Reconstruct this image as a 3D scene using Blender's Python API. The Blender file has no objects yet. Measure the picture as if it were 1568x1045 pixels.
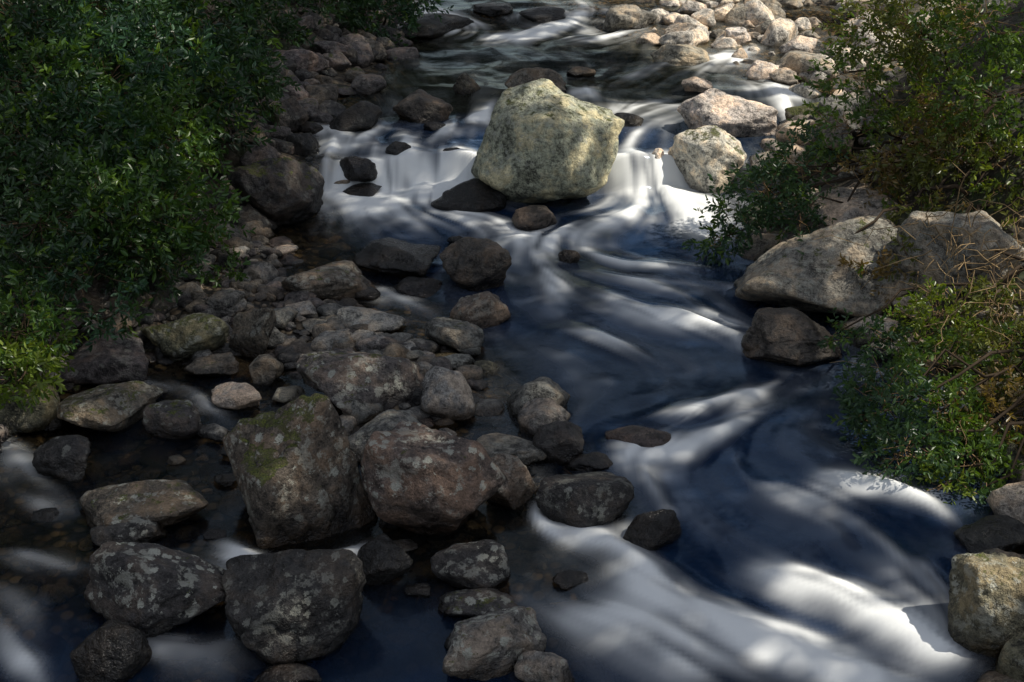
import bpy, math, numpy as np
from mathutils import Vector
rng=np.random.default_rng(7)
R=math.radians
# ------------------------------------------------------------ camera model
CH=6.0; PIT=R(22); F=2154.0
cam=bpy.data.cameras.new("camera"); co=bpy.data.objects.new("camera",cam)
bpy.context.scene.collection.objects.link(co)
co.location=(0,0,CH); co.rotation_euler=(math.pi/2-PIT,0,0)
cam.sensor_width=36; cam.lens=F/1568*36; cam.clip_end=600
bpy.context.scene.camera=co
def ray(u,v):
    dx=(u-784)/F; dy=(522.5-v)/F
    return np.array([dx,math.cos(PIT)+dy*math.sin(PIT),-math.sin(PIT)+dy*math.cos(PIT)])
def P(u,v,y):
    d=ray(u,v); t=y/d[1]; return np.array([0,0,CH])+d*t
# ------------------------------------------------------------ noise
def _h(ix,iy,iz,s):
    n=(ix*374761393+iy*668265263+iz*2147483647+s*974634777)&0xFFFFFFFF
    n=((n^(n>>13))*1274126177)&0xFFFFFFFF
    n=((n^(n>>16))*2246822519)&0xFFFFFFFF
    return ((n^(n>>15))&0xFFFF)/65535.0
def vn(x,y,z,s=0):
    x,y,z=np.broadcast_arrays(np.asarray(x,float),np.asarray(y,float),np.asarray(z,float))
    ix=np.floor(x).astype(np.int64);iy=np.floor(y).astype(np.int64);iz=np.floor(z).astype(np.int64)
    fx=x-ix;fy=y-iy;fz=z-iz
    fx=fx*fx*(3-2*fx);fy=fy*fy*(3-2*fy);fz=fz*fz*(3-2*fz)
    r=0
    for a in(0,1):
        for b in(0,1):
            for c in(0,1):
                r=r+_h(ix+a,iy+b,iz+c,s)*(fx if a else 1-fx)*(fy if b else 1-fy)*(fz if c else 1-fz)
    return r
def fbm(x,y,z,o=4,s=0):
    r=0;a=.5;t=0
    for k in range(o):
        r=r+a*vn(x*2**k,y*2**k,z*2**k,s+k*17);t+=a;a*=.5
    return r/t
def ss(a,b,x):
    t=np.clip((x-a)/(b-a),0,1);return t*t*(3-2*t)
# ------------------------------------------------------------ river shape
LY=[0,8,9.5,11,13,15,17,19.65,19.95,23,24,29,31,40,60,150]
LZ=[-.6,-.35,-.1,0,.08,.18,.25,.32,.72,.80,.95,1.0,1.2,1.4,1.9,3]
def level(x,y):
    w=.22*np.sin(x*1.7+.6)+.16*np.sin(x*3.1+y*.4)
    return np.interp(y+w,LY,LZ)
def xL(y): return np.interp(y,[0,8,11,12.5,14,16,18,19.5,22,24,26,32,40,150],[-7,-6,-5.6,-5,-4.7,-4.2,-3.6,-3.1,-3.2,-2.9,-2.4,-2.2,-2,-2])
def xR(y): return np.interp(y,[0,8,9.5,11,13,14,16,18,20,23,24.5,40,150],[3.4,3.6,4.0,4.8,5.2,4.4,3.4,3.4,3.9,5,9,13,14])
def xC(y): return np.interp(y,[0,9.5,11,12.6,14,16,18,20,30],[.3,.3,.7,0.1,-.3,-1.3,-2.4,-2.8,-2.6])
BAR=[(-4.0,16.2,.8,.25),(-3.2,15.5,.9,.26),(-2.5,15,.8,.24),(-1.9,14.3,.8,.24),(-1.3,13.9,.7,.24),(-.8,13.3,.5,.24),(-1.2,12.8,.6,.2),(-3.4,14.2,.6,.12),(-4.4,15,.6,.2),(-3.4,16.9,.7,.2)]
def bed(x,y):
    L=level(x,y); dl=x-xL(y); dr=xR(y)-x
    dm=.16+.55*ss(0,.9,x-xC(y))
    farbar=ss(-.6,.6,x-(2.6+(28-y)*.5))*ss(22.8,24,y)
    dm=dm*(1-farbar)+.05*farbar
    dm=dm+.40*np.exp(-((x+.75)**2+(y-8.9)**2)/.75)+.25*np.exp(-((x+3.4)**2+(y-8.6)**2)/.5)
    d=dm*ss(-.1,1.1,np.minimum(dl,dr))
    b=np.zeros_like(x)
    for bx,by,br,bh in BAR: b=np.maximum(b,bh*1.15*np.exp(-((x-bx)**2+(y-by)**2)/br**2))
    z=L-d+b+ (fbm(x*1.6,y*1.6,0,3,5)-.5)*(.12+.14*farbar)
    ol=np.maximum(-dl,0); orr=np.maximum(-dr,0)
    z=z+np.where(ol<1.2,ol*.32,.384+(ol-1.2)*.75)*(1) + np.where(orr<.5,orr*.5,.25+(orr-.5)*.6)
    z=z+(fbm(x*.5,y*.5,1,3,9)-.5)*np.clip(np.maximum(ol,orr),0,2)*.5
    return np.minimum(z,L+14+3*fbm(x*.1,y*.1,0,2,3))
def G(u,v,off=0.):
    d=ray(u,v); t=np.arange(5,70,.02); p=d[None]*t[:,None]; p[:,2]+=CH
    k=np.argmax(p[:,2]<level(p[:,0],p[:,1])+off); return p[k],t[k]
# ------------------------------------------------------------ mesh helper
def mk(name,V,Fc,mat,smooth=True,attrs=None,parent=None,loc=None):
    V=np.asarray(V,np.float32); Fc=np.asarray(Fc,np.int32); k=Fc.shape[1]
    me=bpy.data.meshes.new(name); me.vertices.add(len(V)); me.vertices.foreach_set("co",V.ravel())
    me.loops.add(Fc.size); me.loops.foreach_set("vertex_index",Fc.ravel())
    me.polygons.add(len(Fc)); me.polygons.foreach_set("loop_start",np.arange(0,Fc.size,k,dtype=np.int32))
    me.polygons.foreach_set("loop_total",np.full(len(Fc),k,np.int32))
    me.polygons.foreach_set("use_smooth",np.full(len(Fc),smooth))
    for n,a in (attrs or {}).items():
        a=np.asarray(a,np.float32)
        if a.ndim==1:
            at=me.attributes.new(n,'FLOAT','POINT'); at.data.foreach_set("value",a)
        else:
            if a.shape[1]==3:a=np.hstack([a,np.ones((len(a),1),np.float32)])
            at=me.attributes.new(n,'FLOAT_COLOR','POINT'); at.data.foreach_set("color",a.ravel())
    me.update(calc_edges=True); me.materials.append(mat)
    o=bpy.data.objects.new(name,me); bpy.context.scene.collection.objects.link(o)
    if loc is not None:o.location=loc
    if parent:o.parent=parent
    return o
# ------------------------------------------------------------ materials
class NT:
    def __init__(s,name):
        s.m=bpy.data.materials.new(name); s.m.use_nodes=True; s.t=s.m.node_tree; s.t.nodes.clear()
    def n(s,ty,ins=None,**kw):
        nd=s.t.nodes.new(ty)
        for k,v in kw.items(): setattr(nd,k,v)
        for k,v in (ins or {}).items():
            if hasattr(v,'is_output') : s.t.links.new(v,nd.inputs[k])
            else: nd.inputs[k].default_value=v
        return nd
    def math(s,op,a,b=0.,c=False):
        nd=s.n('ShaderNodeMath',{0:a,1:b},operation=op); nd.use_clamp=c; return nd.outputs[0]
    def mix(s,f,a,b,bt='MIX'):
        nd=s.n('ShaderNodeMix',data_type='RGBA',blend_type=bt)
        for k,v in ((0,f),(6,a),(7,b)):
            if hasattr(v,'is_output'): s.t.links.new(v,nd.inputs[k])
            else: nd.inputs[k].default_value=v
        return nd.outputs[2]
    def ramp(s,f,a,b,lo=0.,hi=1.):
        nd=s.n('ShaderNodeMapRange',{0:f,1:a,2:b,3:lo,4:hi},interpolation_type='SMOOTHSTEP'); return nd.outputs[0]
    def noise(s,vec,sc,det=4,rough=.55,dist=0):
        return s.n('ShaderNodeTexNoise',{'Vector':vec,'Scale':sc,'Detail':det,'Roughness':rough,'Distortion':dist}).outputs[0]
    def attr(s,n): return s.n('ShaderNodeAttribute',attribute_name=n)
    def out(s,sh): s.t.links.new(sh,s.n('ShaderNodeOutputMaterial').inputs[0]); return s.m
def rock_mat():
    t=NT('rock'); g=t.n('ShaderNodeNewGeometry'); pos=g.outputs['Position']
    tint=t.attr('tint').outputs['Color']; par=t.n('ShaderNodeSeparateColor',{0:t.attr('par').outputs['Color']})
    moss,lich,wet=par.outputs[0],par.outputs[1],par.outputs[2]
    n1=t.noise(pos,2.6,3,.65); n2=t.noise(pos,13,4,.75); n3=t.noise(pos,55,2,.7)
    v=t.math('ADD',t.ramp(n1,.3,.7,.35,1.3),t.ramp(n2,.3,.7,-.42,.5)); v=t.math('ADD',v,t.ramp(n3,.3,.7,-.25,.28))
    v=t.math('MAXIMUM',v,.12)
    col=t.mix(1.,tint,t.n('ShaderNodeCombineColor',{0:v,1:v,2:v}).outputs[0],'MULTIPLY')
    st=t.ramp(n1,.47,.60); col=t.mix(t.math('MULTIPLY',st,.45),col,t.mix(1.,col,(1.25,.93,.62,1),'MULTIPLY'))
    dv=t.n('ShaderNodeVectorMath',{0:pos,1:t.n('ShaderNodeVectorMath',{0:t.n('ShaderNodeCombineXYZ',{0:n2,1:n3,2:n2}).outputs[0],'Scale':.10},operation='SCALE').outputs[0]},operation='ADD').outputs[0]
    vo=t.n('ShaderNodeTexVoronoi',{'Vector':dv,'Scale':11.}); cr=t.n('ShaderNodeSeparateColor',{0:vo.outputs['Color']}).outputs[0]
    rad=t.math('MULTIPLY',t.math('SUBTRACT',cr,.40),.85)
    lm=t.ramp(t.math('SUBTRACT',rad,vo.outputs[0]),-.03,.05)
    big=t.ramp(t.math('ADD',t.noise(pos,4.2,4,.75),t.math('MULTIPLY',t.math('SUBTRACT',n2,.5),.45)),.54,.61)
    lm=t.math('MAXIMUM',t.math('MULTIPLY',lm,.9),t.math('MULTIPLY',big,.55)); lm=t.math('MULTIPLY',lm,lich)
    nz=t.n('ShaderNodeSeparateXYZ',{0:g.outputs['Normal']}).outputs[2]
    lm=t.math('MULTIPLY',lm,t.ramp(nz,-.4,.3)); dry=t.math('SUBTRACT',1.,wet); lm=t.math('MULTIPLY',lm,t.math('POWER',dry,.6))
    col=t.mix(lm,col,t.mix(n3,(.26,.26,.21,1),(.56,.56,.48,1)))
    wc=t.mix(1.,col,(.26,.245,.235,1),'MULTIPLY'); col=t.mix(wet,col,wc)
    mm=t.math('ADD',t.ramp(nz,.2,.95,-.25,.12),t.noise(pos,6.,5,.8)); mm=t.math('ADD',mm,t.math('MULTIPLY',moss,.35))
    mm=t.math('MULTIPLY',t.ramp(mm,.80,.87),t.ramp(moss,.0,.15))
    mc=t.mix(t.ramp(n3,.3,.7),(.016,.024,.003,1),(.13,.15,.014,1)); mc=t.mix(t.ramp(n2,.4,.62),mc,(.06,.055,.016,1))
    col=t.mix(t.math('MULTIPLY',mm,.92),col,mc)
    rough=t.math('SUBTRACT',.82,t.math('MULTIPLY',wet,.62)); rough=t.math('ADD',rough,t.math('MULTIPLY',t.math('SUBTRACT',n2,.5),.3),True)
    h=t.math('ADD',t.math('MULTIPLY',n1,.6),t.math('MULTIPLY',n2,.42)); h=t.math('ADD',h,t.math('MULTIPLY',n3,.13))
    bp=t.n('ShaderNodeBump',{'Strength':1.,'Distance':.11,'Height':h})
    b=t.n('ShaderNodeBsdfPrincipled',{'Base Color':col,'Roughness':rough,'Normal':bp.outputs[0]})
    b.inputs['Specular IOR Level'].default_value=.5
    return t.out(b.outputs[0])
def ground_mat():
    t=NT('soil_and_gravel'); g=t.n('ShaderNodeNewGeometry'); pos=g.outputs['Position']
    vo=t.n('ShaderNodeTexVoronoi',{'Vector':pos,'Scale':9.})
    n=t.noise(pos,1.3,3); n2=t.noise(pos,12,3)
    sc=t.n('ShaderNodeSeparateColor',{0:vo.outputs['Color']}).outputs[0]
    c=t.mix(sc,(.06,.042,.024,1),(.20,.15,.095,1))
    c=t.mix(t.ramp(vo.outputs[0],.35,.6),c,(.012,.01,.007,1))
    dirt=t.mix(n2,(.012,.011,.006,1),(.06,.045,.026,1))
    bank=t.attr('bank').outputs['Fac']; c=t.mix(bank,c,dirt)
    c=t.mix(t.math('MULTIPLY',t.ramp(n,.5,.65),t.math('MULTIPLY',bank,.8)),c,(.02,.033,.007,1))
    h=t.math('ADD',t.math('MULTIPLY',vo.outputs[0],-1.2),t.math('MULTIPLY',n2,.6))
    bp=t.n('ShaderNodeBump',{'Strength':.9,'Distance':.06,'Height':h})
    b=t.n('ShaderNodeBsdfPrincipled',{'Base Color':c,'Roughness':.85,'Normal':bp.outputs[0]})
    return t.out(b.outputs[0])
def water_mat():
    t=NT('river_water'); g=t.n('ShaderNodeNewGeometry'); pos=g.outputs['Position']
    foam=t.attr('foam').outputs['Fac']; op=t.attr('opac').outputs['Fac']; refl_tint=t.attr('refl_tint').outputs['Fac']
    n=t.noise(pos,4.,2,.5); bp=t.n('ShaderNodeBump',{'Strength':.22,'Distance':.03,'Height':n})
    tr=t.n('ShaderNodeBsdfTransparent',{0:(.80,.72,.56,1)})
    df=t.n('ShaderNodeBsdfDiffuse',{0:t.mix(refl_tint,(.008,.022,.056,1),(.018,.019,.014,1))})  # hillside reflection's brown mixed into the diffuse body
    body=t.n('ShaderNodeMixShader',{0:op,1:tr.outputs[0],2:df.outputs[0]})
    gl=t.n('ShaderNodeBsdfGlossy',{'Color':t.mix(refl_tint,(.62,.80,1,1),(.5,.55,.5,1)),'Roughness':.16,'Normal':bp.outputs[0]})  # blue sky and dull hillside reflections put into the gloss tint
    fr=t.n('ShaderNodeFresnel',{'IOR':1.33,'Normal':bp.outputs[0]})
    s=t.n('ShaderNodeMixShader',{0:fr.outputs[0],1:body.outputs[0],2:gl.outputs[0]})
    fd=t.n('ShaderNodeBsdfDiffuse',{0:(.88,.89,.87,1)})
    s2=t.n('ShaderNodeMixShader',{0:foam,1:s.outputs[0],2:fd.outputs[0]})
    return t.out(s2.outputs[0])
def leaf_mat():
    t=NT('leaf'); c=t.attr('tint').outputs['Color']
    d=t.n('ShaderNodeBsdfPrincipled',{'Base Color':c,'Roughness':.36}); d.inputs['Specular IOR Level'].default_value=.5
    tl=t.n('ShaderNodeBsdfTranslucent',{0:t.mix(1.,c,(1.5,1.5,.5,1),'MULTIPLY')})
    return t.out(t.n('ShaderNodeMixShader',{0:.3,1:d.outputs[0],2:tl.outputs[0]}).outputs[0])
def crown_mat():
    t=NT('crown_leaf'); d=t.n('ShaderNodeBsdfDiffuse',{0:t.attr('tint').outputs['Color']}); return t.out(d.outputs[0])
def bark_mat():
    t=NT('bark'); pos=t.n('ShaderNodeNewGeometry').outputs['Position']; n=t.noise(pos,20,2)
    c=t.mix(1.,t.attr('tint').outputs['Color'],t.mix(n,(.5,.5,.5,1),(1.4,1.4,1.4,1)),'MULTIPLY')
    b=t.n('ShaderNodeBsdfDiffuse',{0:c}); return t.out(b.outputs[0])
ROCK=rock_mat(); GROUND=ground_mat(); WATER=water_mat(); LEAF=leaf_mat(); CROWN=crown_mat(); BARK=bark_mat()
# ------------------------------------------------------------ terrain (one sheet)
xs=np.concatenate([np.linspace(-160,-14,30)[:-1],np.arange(-14,16,.12),np.linspace(16,160,30)])
ys=np.concatenate([np.linspace(-60,5,14)[:-1],np.arange(5,40,.12),np.linspace(40,260,45)])
X,Y=np.meshgrid(xs,ys); Z=bed(X,Y)
def gridf(ny,nx):
    i=np.arange((ny-1)*nx).reshape(ny-1,nx)[:,:-1].ravel(); return np.stack([i,i+1,i+nx+1,i+nx],1)
bank=np.clip(np.maximum(xL(Y)-X,X-xR(Y))/.8+.2,0,1)
mk('ground',np.stack([X,Y,Z],-1).reshape(-1,3),gridf(len(ys),len(xs)),GROUND,True,{'bank':bank.ravel()})
# ------------------------------------------------------------ rocks
import bmesh
ICO={}
def ico(s):
    if s not in ICO:
        b=bmesh.new(); bmesh.ops.create_icosphere(b,subdivisions=s,radius=1)
        ICO[s]=(np.array([v.co[:] for v in b.verts]),np.array([[v.index for v in f.verts] for f in b.faces])); b.free()
    return ICO[s]
def shape(s,seed,ang=.5,tilt=0,planes=None):
    r=np.random.default_rng(seed); D,Fc=ico(s)
    K=15; N=r.normal(size=(K,3)); N[:,2]*=.9; N/=np.linalg.norm(N,axis=1)[:,None]
    H=r.uniform(.66-.16*ang,.98,K); beta=6+ang*32
    if planes is not None: N=np.array([p[:3] for p in planes],float); N/=np.linalg.norm(N,axis=1)[:,None]; H=np.array([p[3] for p in planes])
    d=np.maximum(D@N.T,.04); q=np.minimum(H/d,4); q=np.hstack([q,np.full((len(D),1),1.12)])
    rr=-np.log(np.exp(-beta*q).sum(1))/beta
    V=D*rr[:,None]; o=r.uniform(0,50,3)
    V*=1+((fbm(V[:,0]*1.3+o[0],V[:,1]*1.3+o[1],V[:,2]*1.3+o[2],3,seed%97)-.5)*.36)[:,None]
    V*=1+((fbm(V[:,0]*4+o[0],V[:,1]*4+o[1],V[:,2]*4+o[2],4,seed%89)-.5)*(.08+.15*ang))[:,None]
    cr=np.abs(fbm(V[:,0]*1.9+o[1],V[:,1]*1.9+o[2],V[:,2]*1.9+o[0],2,seed%71)-.5)
    V*=1-(.06*ang*(1-ss(0,.045,cr)))[:,None]
    V[:,2]+=tilt*V[:,0]
    V-=(V.max(0)+V.min(0))/2; V/=(V.max(0)-V.min(0))/2
    return V,Fc
C=dict(pale=(.44,.43,.31),brown=(.155,.13,.10),purp=(.13,.112,.105),dark=(.068,.062,.056),grey=(.19,.18,.16),lgrey=(.29,.275,.245),warm=(.48,.41,.33),red=(.155,.12,.10),sand=(.72,.66,.57),olive=(.17,.155,.10),stone=(.33,.30,.245))
ROCKS=[]
def rock(u,v,w,h,col='grey',moss=0.,lich=.4,wet=.25,ang=.5,tilt=0.,seed=None,b=.85,k=.5,name=None,planes=None):
    seed=seed or int(u*7+v*13)
    base,t=G(u,v+h*.32); al=math.atan2(-ray(u,v)[2],ray(u,v)[1])
    a=w/2*t/F; Hh=h/2*1.07*t/F; bb=a*b
    c2=(Hh**2-(bb*math.sin(al))**2)/math.cos(al)**2
    if c2<(.3*a)**2:
        c=.3*a; bb=math.sqrt(max(Hh**2-(c*math.cos(al))**2,(.35*a)**2))/math.sin(al); bb=min(bb,a*1.3)
    else: c=math.sqrt(c2)
    d=ray(u,v); tt=np.arange(5,60,.02); p=d[None]*tt[:,None]; p[:,2]+=CH
    g=np.maximum(level(p[:,0],p[:,1]),bed(p[:,0],p[:,1]))+c*k
    i=np.argmax(p[:,2]<g); cen=p[i]; sc=tt[i]/t; a*=sc;bb*=sc;c*=sc
    V,Fc=shape(6 if w>130 else 5,seed,min(ang+.05,1),tilt,planes); V=V*np.array([a,bb,c])*1.03; W=V+cen
    lv=level(W[:,0],W[:,1]); hz=W[:,2]-lv+(fbm(W[:,0]*3,W[:,1]*3,W[:,2]*3,3)-.5)*.25
    wt=1-ss(.03,.08+.5*c,hz)
    wv=np.clip(wet*1.5-.3+ (fbm(W[:,0]*2,W[:,1]*2,W[:,2]*2,3,4)-.5)*1.2,0,1)*(wet>.4)
    wt=np.maximum(wt,wv)
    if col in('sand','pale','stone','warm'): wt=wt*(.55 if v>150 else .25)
    r=np.random.default_rng(seed); tint=np.array(C[col])*r.uniform(.85,1.15)*(1+r.uniform(-.03,.03,3))
    par=np.stack([np.full(len(V),moss),np.full(len(V),lich),wt],1)
    mk(name or ('boulder' if a>.42 else 'river_rock'),V,Fc,ROCK,True,{'tint':np.tile(tint,(len(V),1)),'par':par},loc=cen)
    if k>0: ROCKS.append((cen[0],cen[1],a,bb))
big=[
(458,738,235,240,'brown',.85,1.,.2,.75,-.15),(665,752,212,188,'red',.2,.9,.2,.6,-.35),(556,587,205,110,'purp',.45,.9,.1,.45,-.25),
(247,897,232,148,'dark',.2,1.,.3,.6,0),(450,937,212,172,'dark',0,.7,.5,.7,.1),(170,1003,125,105,'dark',0,.1,.9,.3,0),
(216,777,205,72,'brown',.35,.9,.2,.5,-.15),(196,812,115,60,'dark',.1,.9,.3,.4,0),(165,630,150,76,'brown',.5,.6,.2,.4,0),
(167,557,130,66,'purp',.05,.3,.2,.3,0),(269,645,90,58,'dark',.5,.6,.2,.3,0),(100,703,85,70,'dark',.1,.5,.5,.6,0),
(280,515,140,80,'olive',.6,.5,.1,.6,0),(388,517,75,92,'brown',.4,.4,.1,.8,.3),(505,437,145,66,'brown',.35,.5,.2,.6,0),
(607,399,130,46,'dark',.05,.1,.9,.7,0),(728,412,108,85,'brown',.15,.2,.5,.7,0),(640,438,75,28,'dark',0,.1,.9,.5,0),
(735,477,95,58,'brown',.1,.5,.3,.7,0),(567,492,105,42,'lgrey',0,.3,0,.3,0),(696,517,88,52,'grey',.3,.5,.1,.6,0),
(686,612,82,84,'lgrey',0,.1,0,.1,-.2),(825,613,95,60,'grey',.1,.3,.1,.2,0),(833,645,80,60,'grey',0,.2,.3,.2,0),
(780,689,110,46,'grey',0,.3,.3,.7,0),(850,680,85,68,'dark',0,.2,.6,.4,0),(894,767,145,90,'dark',0,.7,.45,.25,0),
(998,813,90,74,'dark',.05,.2,.85,.4,.2),(784,745,78,84,'brown',.1,.5,.2,.5,0),(720,872,120,74,'dark',.05,.7,.3,.15,0),
(732,923,120,52,'dark',.4,.9,.3,.3,0),(590,867,85,76,'dark',.1,.1,.9,.4,.3),(758,988,155,108,'grey',.3,1.,.2,.9,0),
(833,1028,90,66,'grey',.3,.6,.2,.6,0),(874,888,55,28,'dark',0,0,1,.3,0),(440,1034,105,40,'dark',.1,.3,.6,.4,0),
(592,668,132,72,'grey',.2,.5,.1,.3,0),(555,634,62,46,'grey',0,.3,.1,.2,0),(364,608,80,42,'warm',0,.3,.3,.5,0),
(325,665,50,26,'grey',0,0,.3,.3,0),(408,570,50,46,'brown',.2,.3,.1,.5,0),(325,562,82,36,'brown',.2,.2,.1,.4,0),
(1213,520,148,88,'brown',.1,.15,.5,.7,0),(1272,412,285,150,'stone',.35,.6,.1,.4,-.1),(1475,395,185,135,'stone',.25,.6,0,.6,0),
(1310,330,140,64,'warm',.1,.3,0,.4,0),(1532,935,158,145,'olive',.4,.8,.2,.5,0),(1520,828,112,60,'dark',.2,.2,.6,.4,0),
(1565,1015,95,90,'olive',.3,.5,.2,.5,0),
(1112,176,146,80,'sand',.0,.3,.05,.4,-.2),(1082,247,115,96,'sand',.6,.3,.1,.5,-.1),
(720,305,116,52,'dark',0,0,.85,.3,-.1),(818,337,68,36,'brown',.1,.1,.5,.3,0),(543,184,85,56,'dark',.1,.2,.6,.6,0),
(648,167,90,52,'brown',.1,.1,.5,.4,0),(547,259,60,36,'dark',0,0,.95,.5,0),(715,131,42,38,'brown',0,.3,.2,.5,0),
(820,126,92,42,'brown',.2,.3,.2,.6,0),(565,131,55,30,'purp',0,.2,.1,.4,0),(610,232,40,26,'dark',0,0,.9,.3,0),
(425,305,135,125,'dark',.75,.2,.3,.8,0),(440,182,64,60,'dark',.4,.2,.2,.7,0),(966,30,80,36,'grey',0,.3,.2,.5,0),
(670,41,110,20,'dark',0,0,.7,.3,0),(1246,177,85,42,'olive',.8,.2,.1,.3,0),(1222,73,56,32,'sand',0,.3,0,.3,0),
(1042,86,92,38,'warm',0,.3,.1,.4,0),(1048,52,60,32,'warm',0,.3,.1,.4,0),(1068,132,50,26,'warm',0,.1,.3,.4,0),
(1170,111,56,34,'sand',0,.3,0,.3,0),(1112,20,50,28,'sand',0,.3,0,.3,0),(1005,242,24,26,'sand',0,.2,.1,.3,0),
(455,96,92,42,'purp',.2,.2,.1,.6,0),(505,77,62,30,'purp',0,.2,.1,.6,0),(872,395,34,26,'brown',0,0,.8,.3,0),
(962,187,46,26,'brown',0,0,.8,.3,0),(1230,141,50,26,'sand',0,.2,0,.3,0),(980,668,105,34,'red',0,.1,.85,.5,0),
(905,709,72,22,'dark',0,.1,.8,.5,0),(1060,12,44,20,'sand',0,.2,0,.3,0),(1130,58,44,26,'sand',0,.3,0,.3,0),
(452,150,44,40,'purp',.2,.2,0,.5,0),(412,118,50,34,'dark',.3,.2,0,.5,0),(462,225,56,40,'dark',.1,.1,.6,.6,0),
(690,235,30,16,'dark',0,0,.9,.3,0),(555,290,60,18,'dark',0,0,.95,.3,0),(40,625,110,90,'olive',1.,.2,.1,.4,0),
(890,112,44,18,'brown',0,.1,.3,.3,0),(755,15,60,16,'dark',0,0,.7,.4,0),(830,24,70,16,'dark',0,0,.8,.4,0),
(560,452,46,26,'dark',0,.1,.6,.4,0),(460,474,52,24,'lgrey',0,.2,0,.2,0),(425,490,58,34,'grey',.1,.2,0,.3,0),
(395,425,60,40,'grey',.1,.3,0,.5,0),(345,465,60,36,'grey',.2,.3,0,.5,0),(420,520,40,36,'grey',0,.2,0,.3,0),
(570,528,60,34,'lgrey',0,.2,0,.4,0),(515,528,44,26,'grey',0,.2,0,.2,0),(610,520,44,20,'lgrey',0,.2,0,.2,0),
(632,545,40,18,'grey',0,.2,0,.2,0),(697,557,60,28,'lgrey',0,.2,0,.3,0),(640,570,48,26,'grey',0,.2,0,.3,0),
(745,564,40,20,'olive',0,.2,.1,.3,0),(742,626,60,24,'grey',0,.2,.2,.3,0),(683,668,34,22,'lgrey',0,.2,0,.2,0),
(480,555,44,26,'lgrey',0,.2,0,.2,0),(718,540,36,18,'grey',0,.1,.1,.2,0),(730,590,36,18,'dark',0,.1,.3,.2,0),
(490,500,56,18,'grey',0,.1,.1,.3,0),(80,575,34,20,'grey',0,.2,0,.3,0),(650,548,36,16,'grey',0,.2,0,.2,0),
(615,838,50,24,'dark',0,.2,.5,.5,0),(475,200,40,24,'dark',0,0,.8,.5,0),(600,310,34,14,'dark',0,0,1,.3,0),(700,370,30,16,'dark',0,0,.9,.4,0),
(1395,470,60,40,'warm',.1,.2,.1,.5,0),(1360,545,60,40,'dark',.3,.2,.3,.5,0),(1545,700,60,60,'olive',1.,.1,.2,.5,0),
(70,790,40,20,'dark',0,.1,.5,.4,0),(370,690,60,24,'dark',0,.1,.8,.4,0),(640,905,40,18,'dark',0,.1,.8,.4,0),(665,195,34,18,'dark',0,0,.9,.4,0),
(345,735,36,18,'dark',0,.1,.6,.3,0),(270,705,30,14,'brown',0,.1,.5,.3,0),(330,820,34,18,'dark',0,.1,.7,.4,0),(600,800,40,20,'dark',0,.2,.5,.4,0),(240,600,36,18,'grey',0,.2,.2,.3,0),(440,605,50,24,'grey',0,.2,.1,.3,0),
]
for r in big: rock(*r)
rock(838,224,228,174,'pale',.45,.65,.1,.5,.0,seed=31,b=.75,k=.62,planes=[(-.25,-.35,.9,.68),(.45,-.3,.85,.70),(-.8,-.5,.38,.62),(.85,-.5,.1,.80),(.1,-.95,-.2,.70),(-.35,-.85,.35,.66),(-.9,.3,.3,.8),(.5,.8,.3,.8),(-.3,.9,.3,.8),(.2,-.5,-.9,.85),(-.7,-.3,-.7,.95),(.9,.3,-.2,.88),(.45,-.85,.30,.68)])
# ---- scattered stones (merged masses)
VAR=[shape(3,900+i,.25) for i in range(14)]; VAR4=[shape(4,700+i,.45) for i in range(10)]
def scatter(name,pts,sizes,cols,var,moss=.0,lich=.2,flat=.6,sink=.35,wm=1.):
    Vs=[];Fs=[];Ts=[];Ps=[];o=0
    for p,s,c in zip(pts,sizes,cols):
        V,Fc=var[rng.integers(len(var))]; a=rng.uniform(0,6.28); ca,sa=math.cos(a),math.sin(a)
        q=V*np.array([1,rng.uniform(.6,.95),flat*rng.uniform(.7,1.2)])*s
        q=np.stack([q[:,0]*ca-q[:,1]*sa,q[:,0]*sa+q[:,1]*ca,q[:,2]],1)+p
        q[:,2]+=s*flat*(1-2*sink)
        wt=(1-ss(.02,.13,q[:,2]-level(q[:,0],q[:,1])))*wm
        Vs.append(q);Fs.append(Fc+o);o+=len(q);Ts.append(np.tile(c,(len(q),1)));Ps.append(np.stack([np.full(len(q),moss*rng.random()),np.full(len(q),lich),wt],1))
    return mk(name,np.vstack(Vs),np.vstack(Fs),ROCK,True,{'tint':np.vstack(Ts),'par':np.vstack(Ps)})
def pick(names,n,lo=.75,hi=1.2):
    return [np.array(C[names[rng.integers(len(names))]])*rng.uniform(lo,hi) for _ in range(n)]
def region(n,x0,x1,y0,y1,cond):
    out=[]
    while len(out)<n:
        x=rng.uniform(x0,x1,n);y=rng.uniform(y0,y1,n);z=bed(x,y);m=cond(x,y,z,level(x,y)); out+=list(np.stack([x,y,z],1)[m])
    return np.array(out[:n])
bd=lambda x,y: np.max([np.exp(-((x-a)**2+(y-b)**2)/r**2) for a,b,r,_ in BAR],0)
p=region(950,-5.5,0,11.8,18,lambda x,y,z,L:(bd(x,y)>.33)); scatter('cobble_bar',p,rng.gamma(3,.028,len(p)).clip(.04,.22),pick(['grey','lgrey','purp','brown','dark'],len(p),.7,1.2),VAR,0,.1)
p=region(1700,-6,4,7.5,22,lambda x,y,z,L:(z<L)&(z>L-.4)&(x>xL(y)-.3)); scatter('riverbed_cobbles',p,rng.gamma(3,.03,len(p)).clip(.04,.2),pick(['brown','grey','olive','red','purp','warm'],len(p),.9,2.),VAR,0,.0,.45)
p=region(420,-8,-1.8,15.5,33,lambda x,y,z,L:(x<xL(y)+.25)&(x>xL(y)-1.7)); scatter('shore_stones',p,rng.gamma(3,.055,len(p)).clip(.07,.42),pick(['purp','dark','brown','dark'],len(p)),VAR4,.5,.2)
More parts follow.
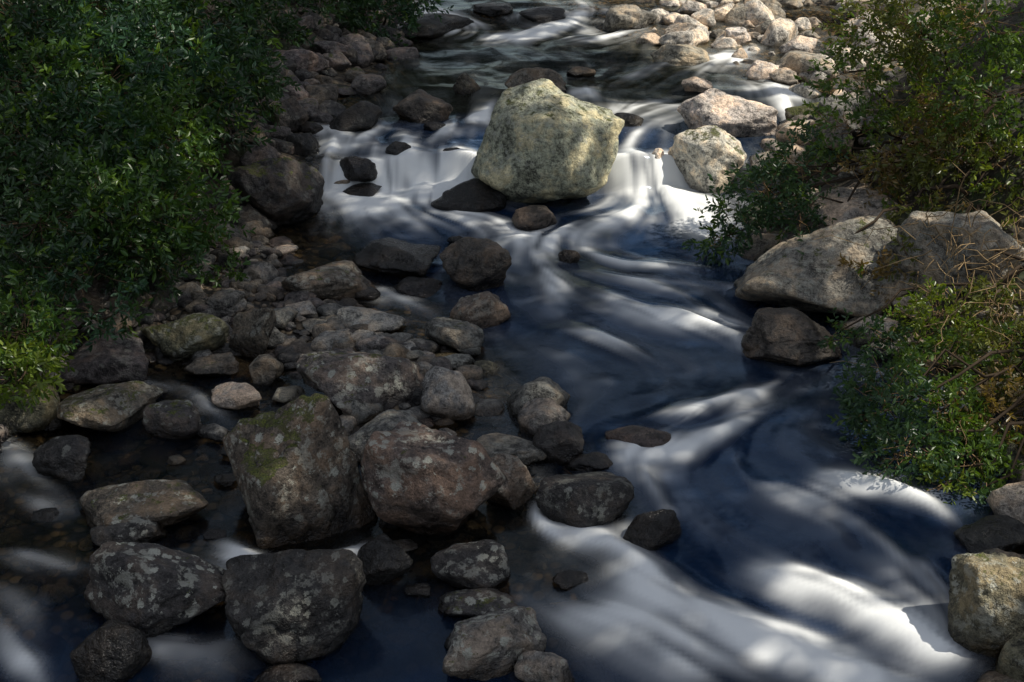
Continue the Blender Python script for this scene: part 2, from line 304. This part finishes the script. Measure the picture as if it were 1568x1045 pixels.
p=region(300,-6.5,-4,11,17,lambda x,y,z,L:(x<xL(y)+.5)&(x>xL(y)-1.)); scatter('bank_stones',p,rng.gamma(3,.035,len(p)).clip(.05,.25),pick(['purp','grey','brown','dark'],len(p),.6,1.),VAR,.6,.2)
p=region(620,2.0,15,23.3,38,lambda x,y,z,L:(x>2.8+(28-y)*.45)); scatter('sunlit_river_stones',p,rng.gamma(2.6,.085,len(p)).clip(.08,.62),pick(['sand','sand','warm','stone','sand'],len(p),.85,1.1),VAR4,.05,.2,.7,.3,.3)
p=region(130,3.2,9,8,23,lambda x,y,z,L:(x>xR(y)-.3)&(x<xR(y)+1.5)); scatter('right_bank_stones',p,rng.gamma(3,.07,len(p)).clip(.1,.45),pick(['brown','grey','warm','olive'],len(p)),VAR4,.4,.3)
# ------------------------------------------------------------ water
S=[ # surveyed chutes: points upstream->downstream, width, strength
([(880,0),(905,20),(870,45),(800,58),(740,60)],11,.7),([(640,0),(645,25),(700,48),(770,66)],12,.7),([(760,18),(830,38),(860,60)],8,.55),([(1000,10),(960,50),(900,62),(840,60)],7,.5),
([(1150,75),(1100,98),(1050,118)],9,.7),([(1160,128),(1190,150),(1218,196)],17,1.),([(1060,80),(1000,110),(960,120)],6,.5),
([(1060,160),(1000,168),(930,180)],8,.75),([(1040,190),(980,200),(960,240)],8,.45),([(920,130),(890,150),(950,165)],7,.5),
([(770,160),(740,185),(690,205),(640,225),(600,250)],8,.75),([(700,195),(760,190)],6,.5),([(480,190),(515,215),(500,250),(500,285),(530,315),(620,328),(710,342),(790,362)],10,1.),
([(610,200),(625,240),(645,285),(665,318),(740,345)],10,.9),([(705,235),(722,262),(700,282),(640,305),(570,325)],9,1.),([(570,225),(605,258),(580,285),(540,312)],8,.85),
([(480,250),(500,270),(490,300)],12,.6),([(755,290),(790,320)],8,.5),([(590,190),(560,215),(520,235)],6,.65),([(660,250),(690,262),(720,280)],7,.75),
([(962,245),(972,268),(978,300),(1000,322)],20,1.2),([(1012,245),(1020,270),(1015,300),(1030,320)],13,1.2),([(985,250),(995,300)],20,1.2),
([(1000,312),(1050,325),(1090,350)],19,1.1),([(1000,315),(960,335),(905,343)],13,1.),([(905,343),(860,365),(800,380),(740,372)],9,1.1),([(930,320),(900,335)],9,.8),
([(780,378),(825,400),(848,440),(850,480)],12,.75),([(880,380),(940,405),(1060,410),(1105,418)],4,.7),([(890,425),(970,437),(1035,450)],5,.75),
([(930,455),(970,478),(1040,490),(1105,508),(1135,530)],8,1.3),([(1040,480),(1100,490),(1140,500)],5,.8),([(890,520),(930,530),(970,545)],6,.8),
([(1170,600),(1130,620),(1070,640),(1020,630)],6,1.1),([(1140,650),(1090,680),(1020,690),(945,695)],7,1.05),([(950,700),(985,725),(1000,760),(1020,790)],10,.7),([(1100,640),(1120,690),(1130,730)],11,.35),
([(1180,765),(1250,755),(1320,745),(1380,760),(1440,790)],7,1.05),([(1320,770),(1350,830),(1370,880),(1400,930)],16,.35),([(1230,770),(1260,800)],10,.4),
([(890,810),(930,840),(985,880),(1040,915)],13,1.1),([(1190,885),(1230,905),(1300,930),(1370,950)],14,1.35),([(1080,945),(1180,980),(1290,1005)],16,1.25),([(940,870),(1000,920),(1080,950)],13,1.),
([(880,940),(950,965),(1040,1005),(1130,1045)],15,.9),([(1320,955),(1400,985),(1490,1005)],14,1.15),([(1430,890),(1445,930)],8,.5),([(820,795),(850,830)],6,.7),([(1180,1010),(1280,1040),(1380,1045)],13,.75),
([(10,680),(35,730),(95,785)],12,.6),([(0,740),(60,765),(110,800)],8,.5),([(20,860),(110,862)],5,.5),([(210,955),(240,1000),(245,1045)],7,.8),([(250,1040),(330,1010),(420,1000)],8,.75),
([(365,845),(395,875),(405,890)],10,1.1),([(500,862),(560,845)],8,.8),([(270,590),(310,620),(340,650)],5,.5),([(20,1000),(60,1040)],9,.6),([(0,930),(30,980)],14,.35),([(560,440),(600,455),(640,470)],8,.4),([(220,590),(300,605)],3,.4),
]
h=.04; gx=np.arange(-7,13,h); gy=np.arange(6.5,38,h); WX,WY=np.meshgrid(gx,gy); ny,nx=WX.shape
Fm=np.zeros_like(WX); Hm=np.zeros_like(WX); VX=np.full_like(WX,.25)*.12; VY=np.full_like(WX,-1.)*.12
for pts,w,s in S:
    w3=[];ts=[]
    for u,v in pts:
        q,t=G(u,v); w3.append(q[:2]); ts.append(t)
    w3=np.array(w3)
    for i in range(len(w3)-1):
        a,b=w3[i],w3[i+1]; d=b-a; L=np.hypot(*d)+1e-6; d=d/L; t=(ts[i]+ts[i+1])/2
        sa=math.sin(math.atan2(5.4,t)); wm=max(w*t/F*(abs(d[1])+abs(d[0])/max(sa,.3)),.07)
        m=3.2
        j0,j1=np.searchsorted(gx,[min(a[0],b[0])-m,max(a[0],b[0])+m]);i0,i1=np.searchsorted(gy,[min(a[1],b[1])-m,max(a[1],b[1])+m])
        sx=WX[i0:i1,j0:j1]-a[0];sy=WY[i0:i1,j0:j1]-a[1]
        tt=np.clip(sx*d[0]+sy*d[1],0,L); D=np.hypot(sx-tt*d[0],sy-tt*d[1])
        fade=1.
        if i==0: fade=.35+.65*tt/L
        if i==len(w3)-2: fade=1-.65*tt/L if len(w3)>2 else (1-.4*tt/L)
        Fm[i0:i1,j0:j1]=np.maximum(Fm[i0:i1,j0:j1],s*fade*np.exp(-(D/(wm*1.0))**2))
        Hm[i0:i1,j0:j1]=np.maximum(Hm[i0:i1,j0:j1],s*fade*np.exp(-(D/(wm*2.8))**2))
        g=np.exp(-(D/.55)**2); VX[i0:i1,j0:j1]+=d[0]*g; VY[i0:i1,j0:j1]+=d[1]*g
Fm=Fm*.78+Hm*.26
def blur(A,k):
    for _ in range(2):
        for ax in(0,1):
            c=np.cumsum(np.concatenate([np.repeat(A.take([0],ax),k+1,ax),A,np.repeat(A.take([-1],ax),k,ax)],ax),ax)
            n_=A.shape[ax]; A=(c.take(range(2*k+1,2*k+1+n_),ax)-c.take(range(0,n_),ax))/(2*k+1)
    return A
nn=np.hypot(VX,VY)+1e-6; VX=blur(VX/nn,8); VY=blur(VY/nn,8); nn=np.hypot(VX,VY)+1e-6; VX/=nn; VY/=nn
for cx,cy,a,b in ROCKS:
    m=max(a,b)*2.2
    j0,j1=np.searchsorted(gx,[cx-m,cx+m]);i0,i1=np.searchsorted(gy,[cy-m,cy+m])
    if j1<=j0 or i1<=i0: continue
    dx=(WX[i0:i1,j0:j1]-cx)/a;dy=(WY[i0:i1,j0:j1]-cy)/b; r=np.hypot(dx,dy)+1e-6; nx_,ny_=dx/r,dy/r
    vx=VX[i0:i1,j0:j1];vy=VY[i0:i1,j0:j1]; dot=vx*nx_+vy*ny_; k=np.clip(1.9-r,0,1)
    VX[i0:i1,j0:j1]=vx-dot*nx_*k; VY[i0:i1,j0:j1]=vy-dot*ny_*k
    Fm[i0:i1,j0:j1]+=.28*ss(.5,1.,Hm[i0:i1,j0:j1]*2.2)*np.exp(-((r-1.05)/.22)**2)*np.clip(dy+.3,0,1)
VX=blur(VX,3);VY=blur(VY,3)
nn=np.maximum(np.hypot(VX,VY),.25); VX/=nn; VY/=nn
def bil(A,fi,fj):
    fi=np.clip(fi,0,ny-1.01);fj=np.clip(fj,0,nx-1.01);i=fi.astype(int);j=fj.astype(int);a=fi-i;b=fj-j
    return A[i,j]*(1-a)*(1-b)+A[i+1,j]*a*(1-b)+A[i,j+1]*(1-a)*b+A[i+1,j+1]*a*b
N1=vn(WX/.085,WY/.085,0,3); N2=vn(WX/.26,WY/.26,0,8); NN=N1*1.+N2*.9
II,JJ=np.meshgrid(np.arange(ny),np.arange(nx),indexing='ij'); acc=NN.copy(); FS=Fm.copy(); cnt=1
for sgn in(1,-1):
    fi=II.astype(float);fj=JJ.astype(float)
    for k in range(20):
        ux,uy=bil(VX,fi,fj),bil(VY,fi,fj)
        fj=fj+sgn*ux;fi=fi+sgn*uy; acc+=bil(NN,fi,fj); cnt+=1
        if k<7: FS+=bil(Fm,fi,fj)
lic=acc/cnt; lic=(lic-lic.mean())/lic.std(); lic=np.clip(lic,-2.5,2.5); FS=FS/15
big_=fbm(WX*1.6,WY*1.6,3,3,55)
foam=FS*(1+.33*lic)*(.15+1.75*big_); foam=np.clip(foam,0,1.1); foam=ss(.05,1.,foam)*.94+.020*np.clip(lic+.6,0,3)*(WX>xC(WY)-.3); foam=np.clip(foam,0,.95)
LV=level(WX,WY); BZ=bed(WX,WY); dep=np.clip(LV-BZ,0,2); op=1-np.exp(-np.maximum(dep-.10,0)*3.4)
refl_tint=np.clip(ss(21.5,23.5,WY)*.85+.5*ss(.8,-.4,WX-xC(WY))*ss(9.2,10.2,WY)+.3*ss(.50,.62,fbm(WX*.6,WY*.6,0,2,71)),0,1)  # olive-brown: hillside reflection painted upstream, plus left shallows and random patches
WZ=LV+FS*.11+.006*blur(lic,1)*(1+2.*FS)*ss(0,.15,dep)+(fbm(WX*1.1,WY*1.1,0,2,33)-.5)*.12*ss(.1,.5,dep)
mk('river_water',np.stack([WX,WY,WZ],-1).reshape(-1,3),gridf(ny,nx),WATER,True,{'foam':foam.ravel(),'opac':op.ravel(),'refl_tint':refl_tint.ravel()})
# ------------------------------------------------------------ foliage
def leaves(name,cen,axis,size,cols,parent=None,wid=.36,mat=None,simple=False):
    n=len(cen); ax=axis/np.linalg.norm(axis,axis=1)[:,None]; r=rng.normal(size=(n,3)); r[:,2]*=.4
    sd=np.cross(ax,r); sd/=np.linalg.norm(sd,axis=1)[:,None]; up=np.cross(sd,ax)
    l=size[:,None]; w=l*wid
    if simple:
        v=np.stack([cen,cen+ax*l*.45+sd*w*.5,cen+ax*l,cen+ax*l*.45-sd*w*.5],1).reshape(-1,3)
        return mk(name,v,np.arange(n*4).reshape(-1,4),mat or LEAF,False,{'tint':np.repeat(cols,4,0)},parent)
    v=np.stack([cen,cen+ax*l*.35+sd*w*.5+up*w*.18,cen+ax*l*.72+sd*w*.38+up*w*.1,cen+ax*l,cen+ax*l*.72-sd*w*.38+up*w*.1,cen+ax*l*.35-sd*w*.5+up*w*.18],1).reshape(-1,3)
    b=np.arange(n)[:,None]*6
    q=np.stack([b+np.array([[0,1,2,3]]),b+np.array([[0,3,4,5]])],1).reshape(-1,4)
    return mk(name,v,q,mat or LEAF,False,{'tint':np.repeat(cols,6,0)},parent)
def tubes(name,lines,col,parent=None,sides=5):
    Vs=[];Fs=[];Cs=[];o=0
    for (pl,r0,r1) in lines:
        pl=np.asarray(pl);m=len(pl);T=np.gradient(pl,axis=0);T/=np.linalg.norm(T,axis=1)[:,None]+1e-9
        A=np.cross(T,[.31,.2,.93]);A/=np.linalg.norm(A,axis=1)[:,None]+1e-9;B=np.cross(T,A)
        rr=np.linspace(r0,r1,m)[:,None,None];an=np.linspace(0,2*math.pi,sides,endpoint=False)
        V=pl[:,None]+rr*(A[:,None]*np.cos(an)[None,:,None]+B[:,None]*np.sin(an)[None,:,None])
        for i in range(m-1):
            for k in range(sides): Fs.append([o+i*sides+k,o+i*sides+(k+1)%sides,o+(i+1)*sides+(k+1)%sides,o+(i+1)*sides+k])
        Vs.append(V.reshape(-1,3));o+=m*sides
    V=np.vstack(Vs); return mk(name,V,Fs,BARK,True,{'tint':np.tile(col,(len(V),1))},parent)
def curve(a,b,sag=.2,n=8,j=.06):
    t=np.linspace(0,1,n)[:,None];p=a*(1-t)+b*t;p=p+np.array([0,0,1])*(4*t*(1-t)*sag)
    w=rng.normal(size=(n,3))*j*np.linalg.norm(b-a);w[0]=0;w[-1]=0;return p+w
TONE=dict(dk=((.018,.042,.018),(.042,.09,.03)),md=((.036,.085,.024),(.08,.15,.028)),ye=((.08,.14,.016),(.15,.20,.022)),bl=((.022,.060,.034),(.052,.115,.05)),
 br=((.15,.10,.04),(.24,.17,.06)),ol=((.09,.11,.025),(.17,.18,.045)),rb=((.03,.07,.035),(.07,.13,.05)),rm=((.055,.11,.025),(.12,.19,.03)),ry=((.11,.16,.02),(.19,.24,.03)))
def bush(name,cl,root,sprig=.26,leaf=.10,nl=9,dens=260,twcol=(.12,.085,.055),gap=.45):
    e=bpy.data.objects.new(name,None);bpy.context.scene.collection.objects.link(e)
    C0=[];A0=[];S0=[];K0=[];tw=[];br=[]
    for c in cl:
        cen,r,tone=c[0],c[1],c[2]; dn=c[3] if len(c)>3 else 1.
        n=int(dens*(r/.6)**2*dn)
        rt=root(cen); br.append((curve(rt,cen,.25*np.linalg.norm(rt-cen)*.4,9,.04),.028,.010))
        D=rng.normal(size=(n,3));D/=np.linalg.norm(D,axis=1)[:,None]
        lump=.65+.7*vn(D[:,0]*2.2+cen[0]*3,D[:,1]*2.2+cen[1]*3,D[:,2]*2.2,2)
        rad=r*lump*rng.uniform(.25,1.,n)**.5; pos=cen+D*rad[:,None]*np.array([1.1,1.,.85])
        nf=fbm(pos[:,0]*2.6,pos[:,1]*2.6,pos[:,2]*2.6,2,6); keep=nf>gap; pos=pos[keep];D=D[keep];nf=nf[keep];n=len(pos)
        sd=D*.8+rng.normal(size=(n,3))*.6+np.array([0,-.25,.15]);sd/=np.linalg.norm(sd,axis=1)[:,None]
        for i in range(0,n,6):
            tw.append((curve(cen+(pos[i]-cen)*.25+rng.normal(size=3)*.05,pos[i]+sd[i]*sprig*.6,.0,4,.07),.006,.003))
        lo,hi=map(np.array,TONE[tone]); sh=rng.random(n); base=lo+(hi-lo)*sh[:,None]
        alt=rng.random(n)<.06+.25*(vn(pos[:,0]*1.2,pos[:,1]*1.2,pos[:,2]*1.2,44)>.74); base[alt]=np.array(TONE['ye'][0])*rng.uniform(.8,1.5,(alt.sum(),1))
        for k in range(nl):
            f=(k+.5)/nl; q=pos+sd*sprig*f
            ou=rng.normal(size=(n,3));ou-=(ou*sd).sum(1)[:,None]*sd;ou/=np.linalg.norm(ou,axis=1)[:,None]
            ax=sd*(.35+.6*f)+ou*.9+np.array([0,0,-.15])
            C0.append(q);A0.append(ax);S0.append(leaf*rng.uniform(.65,1.25,n));K0.append(base*rng.uniform(.7,1.3,(n,1)))
    leaves('leaves',np.vstack(C0),np.vstack(A0),np.concatenate(S0),np.vstack(K0),e)
    tubes('branches',br,(.06,.045,.032),e); tubes('twigs',tw,twcol,e,3)
    return e
def gz(x,y): return float(bed(np.array([x*1.]),np.array([y*1.]))[0])
def rootL(c): x=c[0]-.8; y=c[1]+.3; return np.array([x,y,gz(x,y)-.1])
def rootR1(c): x=max(c[0]+1.,5.4);return np.array([x,c[1]+.5,gz(x,c[1]+.5)])
def cl(L): return [(P(a[0],a[1],a[2]),a[3],a[4])+tuple(a[5:]) for a in L]
bush('streamside_shrub',cl([(40,40,19,.95,'dk'),(140,30,20,.95,'bl'),(240,40,21,.95,'md'),(330,30,22,.9,'dk'),(60,140,17.5,.85,'md'),(160,130,18,.85,'bl'),(260,130,19,.85,'bl'),(340,130,20,.75,'dk'),
 (100,90,19,.8,'bl'),(200,90,19.6,.8,'dk'),(300,90,20.5,.8,'bl')]),rootL,leaf=.115,dens=240)
bush('streamside_shrub',cl([(40,240,16,.8,'dk'),(140,240,16.5,.8,'bl'),(240,220,17,.75,'md'),(330,200,18.5,.6,'dk'),(60,340,14.5,.7,'dk'),(150,330,15,.7,'md'),(240,320,15.5,.6,'md'),(290,330,16.3,.45,'md'),(100,190,17,.7,'dk'),(380,170,20,.4,'dk'),(100,290,15.5,.6,'dk'),(200,280,16,.6,'dk')]),rootL,leaf=.105,dens=250)
bush('streamside_shrub',cl([(40,430,13.5,.55,'dk'),(130,430,14,.5,'bl'),(220,390,15,.45,'dk'),(320,370,16.3,.22,'md'),(30,510,12.6,.42,'md'),(110,480,13.3,.38,'bl'),(345,420,15.9,.17,'md'),(15,580,11.9,.3,'ye'),(60,530,12.6,.25,'ye'),(190,480,14,.15,'md')]),rootL,leaf=.085,sprig=.2,dens=300)
bush('overhanging_shrub',cl([(430,20,27,.9,'dk'),(500,5,28,.9,'dk'),(575,15,28.5,.7,'bl'),(600,55,28.3,.35,'dk'),(400,60,25,.7,'dk'),(640,5,29,.4,'bl')]),rootL,leaf=.12,dens=200)
bush('riverside_tree_branches',cl([(1105,365,17,.28,'rb'),(1130,325,17,.38,'rb'),(1180,295,17,.42,'rb'),(1235,255,17.2,.45,'rb',.9),(1225,335,16.8,.32,'rb',.8),(1300,205,17.5,.5,'rm',.7),(1300,110,18,.4,'rm',.7),(1340,40,18,.5,'ol',.7),(1400,40,17.5,.6,'ol',.8),(1500,40,17,.7,'rm',.9),
 (1420,140,17.5,.6,'ry',.7),(1520,150,16.5,.65,'rm',.9),(1380,240,17,.5,'ol',.7),(1470,240,16.5,.55,'ol',.8),(1550,260,16,.45,'ry'),(1330,280,17,.35,'br',.6),(1440,200,17,.4,'br',.7),(1540,340,15.5,.25,'ol'),(1480,300,16,.3,'br',.6),(1240,395,15.6,.22,'rb',.7),(1330,430,15.2,.3,'br',.8),(1400,400,15.2,.3,'ol',.6),(1400,330,16,.3,'ol',.6)]),rootR1,leaf=.085,sprig=.2,dens=280,twcol=(.26,.17,.09),gap=.41)
bush('hanging_shrub',cl([(1430,490,13.5,.34,'ry'),(1530,480,13.5,.34,'ol'),(1350,520,13.4,.18,'rb'),(1290,505,13.6,.13,'rb'),(1440,560,12.7,.36,'rm'),(1540,560,12.6,.4,'ol'),(1350,610,12,.34,'rb'),(1440,630,12,.36,'rm'),(1530,640,12,.38,'br',.9),(1310,650,12,.22,'rb'),
 (1390,690,11.5,.32,'rb'),(1480,700,11.5,.3,'rm'),(1435,750,11.2,.18,'ry'),(1540,700,11.6,.24,'rm'),(1500,750,11.2,.15,'rb')]),lambda c:np.array([6.2,c[1]+.6,gz(6.2,c[1]+.6)]),leaf=.072,sprig=.16,dens=480,twcol=(.24,.16,.09),gap=.38)
e=[]
for i in range(150):
    a=P(rng.uniform(1400,1600),rng.uniform(330,560),rng.uniform(12.8,15)); b=a+rng.normal(size=3)*np.array([.45,.3,.3]); e.append((curve(a,b,.08,6,.06),.007,.003))
tubes('dry_twigs',e,(.34,.24,.13),None,3)
# ------------------------------------------------------------ light
EL=R(53);AZ=R(88); sd=np.array([math.cos(EL)*math.sin(AZ),math.cos(EL)*math.cos(AZ),math.sin(EL)])
sun=bpy.data.lights.new('sun','SUN'); sun.energy=5; sun.angle=R(.55); sun.color=(1,.94,.83)
so=bpy.data.objects.new('sun',sun); bpy.context.scene.collection.objects.link(so)
so.rotation_euler=Vector(sd).to_track_quat('Z','Y').to_euler()
w=bpy.data.worlds.new("World"); bpy.context.scene.world=w; w.use_nodes=True; nt=w.node_tree
sk=nt.nodes.new('ShaderNodeTexSky'); sk.sky_type='NISHITA'; sk.sun_disc=False; sk.sun_elevation=EL; sk.sun_rotation=AZ
hs=nt.nodes.new('ShaderNodeHueSaturation'); hs.inputs['Saturation'].default_value=.45; nt.links.new(sk.outputs[0],hs.inputs['Color'])
bg=nt.nodes['Background']; nt.links.new(hs.outputs[0],bg.inputs[0]); bg.inputs[1].default_value=.15
# unseen trees added for shade; crown gaps cut to shape the sun patches
def toG(p): return (p-sd*(p[2]/sd[2]))[:2]
SP=[(P(850,190,20.5),1.1),(P(905,190,20.5),1.),(P(985,280,20),1.),(P(1010,315,19.2),.9),(P(1110,175,22),2.),(P(1080,240,20.5),1.4),
(P(1300,130,18),1.3),(P(1400,60,17.5),1.4),(P(1400,160,17.3),1.4),(P(1500,90,17),1.5),(P(1500,200,16.8),1.4),(P(1380,250,17),1.1),(P(1480,300,16.2),1.2),(P(1550,260,16),1.1),(P(1200,280,17),.5),
(P(1480,520,13.4),.8),(P(1450,720,11.4),.6),(P(1430,600,12.2),.5),(P(1520,380,15.5),1.1),(P(1400,350,16.5),.9),(P(1250,360,16.5),.35),
(P(180,60,19.6),.6),(P(90,30,19),.5),(P(90,170,17.3),.45),(P(260,260,16.6),.45),(P(250,110,19),.4),(P(30,560,12.2),.35),(P(130,330,15),.3),
(G(1250,930)[0],.35),(G(1420,975)[0],.25),(G(1060,495)[0],.2),(P(680,690,11.4),.15),(P(480,660,11.9),.14)]
SG=[(toG(p),r) for p,r in SP]
n=95000; gxy=np.stack([rng.uniform(-9,14,n),rng.uniform(6,36,n)],1)
keep=np.ones(n,bool); wob=(fbm(gxy[:,0]*1.5,gxy[:,1]*1.5,0,3,12)-.5)
for c,r in SG: keep&=np.hypot(gxy[:,0]-c[0],gxy[:,1]-c[1])>r*(1+.9*wob)+.15
k=sd[0]/sd[2]; qx=gxy[:,0]+k;qy=gxy[:,1]+sd[1]/sd[2]
openb=(qx>1.9+(28-qy)*.45)&(qy>21.5)
keep&=~(openb&(rng.random(n)<.97))
keep&=rng.random(n)<.90+.4*ss(.68,.5,fbm(gxy[:,0]*.9,gxy[:,1]*.9,5,3,77))
gxy=gxy[keep]; n=len(gxy)
hh=np.maximum(13,(6.5-gxy[:,0])/k+3)+rng.uniform(0,4,n)
pos=np.stack([gxy[:,0]+sd[0]/sd[2]*hh,gxy[:,1]+sd[1]/sd[2]*hh,hh],1)
tr=[(14,10),(17,17),(14,24),(18,31),(22,14),(22,24)]
idx=np.argmin([np.hypot(pos[:,0]-a,pos[:,1]-b) for a,b in tr],0)
for i,(a,b) in enumerate(tr):
    m=idx==i
    if m.sum()<20: continue
    e=bpy.data.objects.new('shade_tree',None);bpy.context.scene.collection.objects.link(e)
    pp=pos[m];g0=np.array([a,b,gz(a,b)-.3]);top=np.array([a,b,pp[:,2].max()-1.5])
    ln=[(curve(g0,top,0,9,.015),.28,.07)]
    for q in pp[rng.integers(0,len(pp),22)]:
        s=g0+(top-g0)*rng.uniform(.5,.95); ln.append((curve(s,q,.6,7,.03),.07,.015))
    tubes('trunk_and_limbs',ln,(.10,.075,.055),e,7)
    mm=len(pp); leaves('crown',pp,rng.normal(size=(mm,3)),rng.uniform(.26,.40,mm),np.array([.035,.07,.02])*rng.uniform(.6,1.5,(mm,1)),e,.6,CROWN,True)
def crowns(name,specs,leafs=.9,nper=1500):
    e=bpy.data.objects.new(name,None);bpy.context.scene.collection.objects.link(e);ln=[];C1=[]
    for x,y,hgt,r in specs:
        z=gz(x,y); g0=np.array([x,y,z-.3]);top=g0+np.array([0,0,hgt]); ln.append((curve(g0,top,0,8,.02),.03*hgt*.6,.05))
        for b in range(9):
            c=g0+np.array([0,0,hgt*rng.uniform(.4,1)])+rng.normal(size=3)*np.array([r,r,.1*hgt])*.6
            ln.append((curve(g0+(top-g0)*rng.uniform(.35,.8),c,.3,5,.03),.08,.02))
            C1.append(c+rng.normal(size=(nper//9,3))*r*.38)
    C1=np.vstack(C1);m=len(C1); tubes('trunks',ln,(.09,.07,.05),e,6)
    leaves('crowns',C1,rng.normal(size=(m,3)),rng.uniform(.5,1.1,m)*leafs,np.array([.03,.06,.018])*rng.uniform(.5,1.6,(m,1)),e,.6,CROWN,True)
crowns('left_shade_trees',[(-14,22,11,3),(-15,31,13,3.2)],.6,2000)  # unseen trees added to block sky light from the left
crowns('reflected_forest',[(x+rng.uniform(-2,2),y+rng.uniform(-3,3),rng.uniform(14,19),rng.uniform(3,4.5)) for y in(52,62) for x in range(-36,42,6)],1.2,900)  # unseen trees added upstream to darken the water's reflection
sc=bpy.context.scene; sc.view_settings.view_transform='Standard'; sc.view_settings.look='None'; sc.view_settings.exposure=0
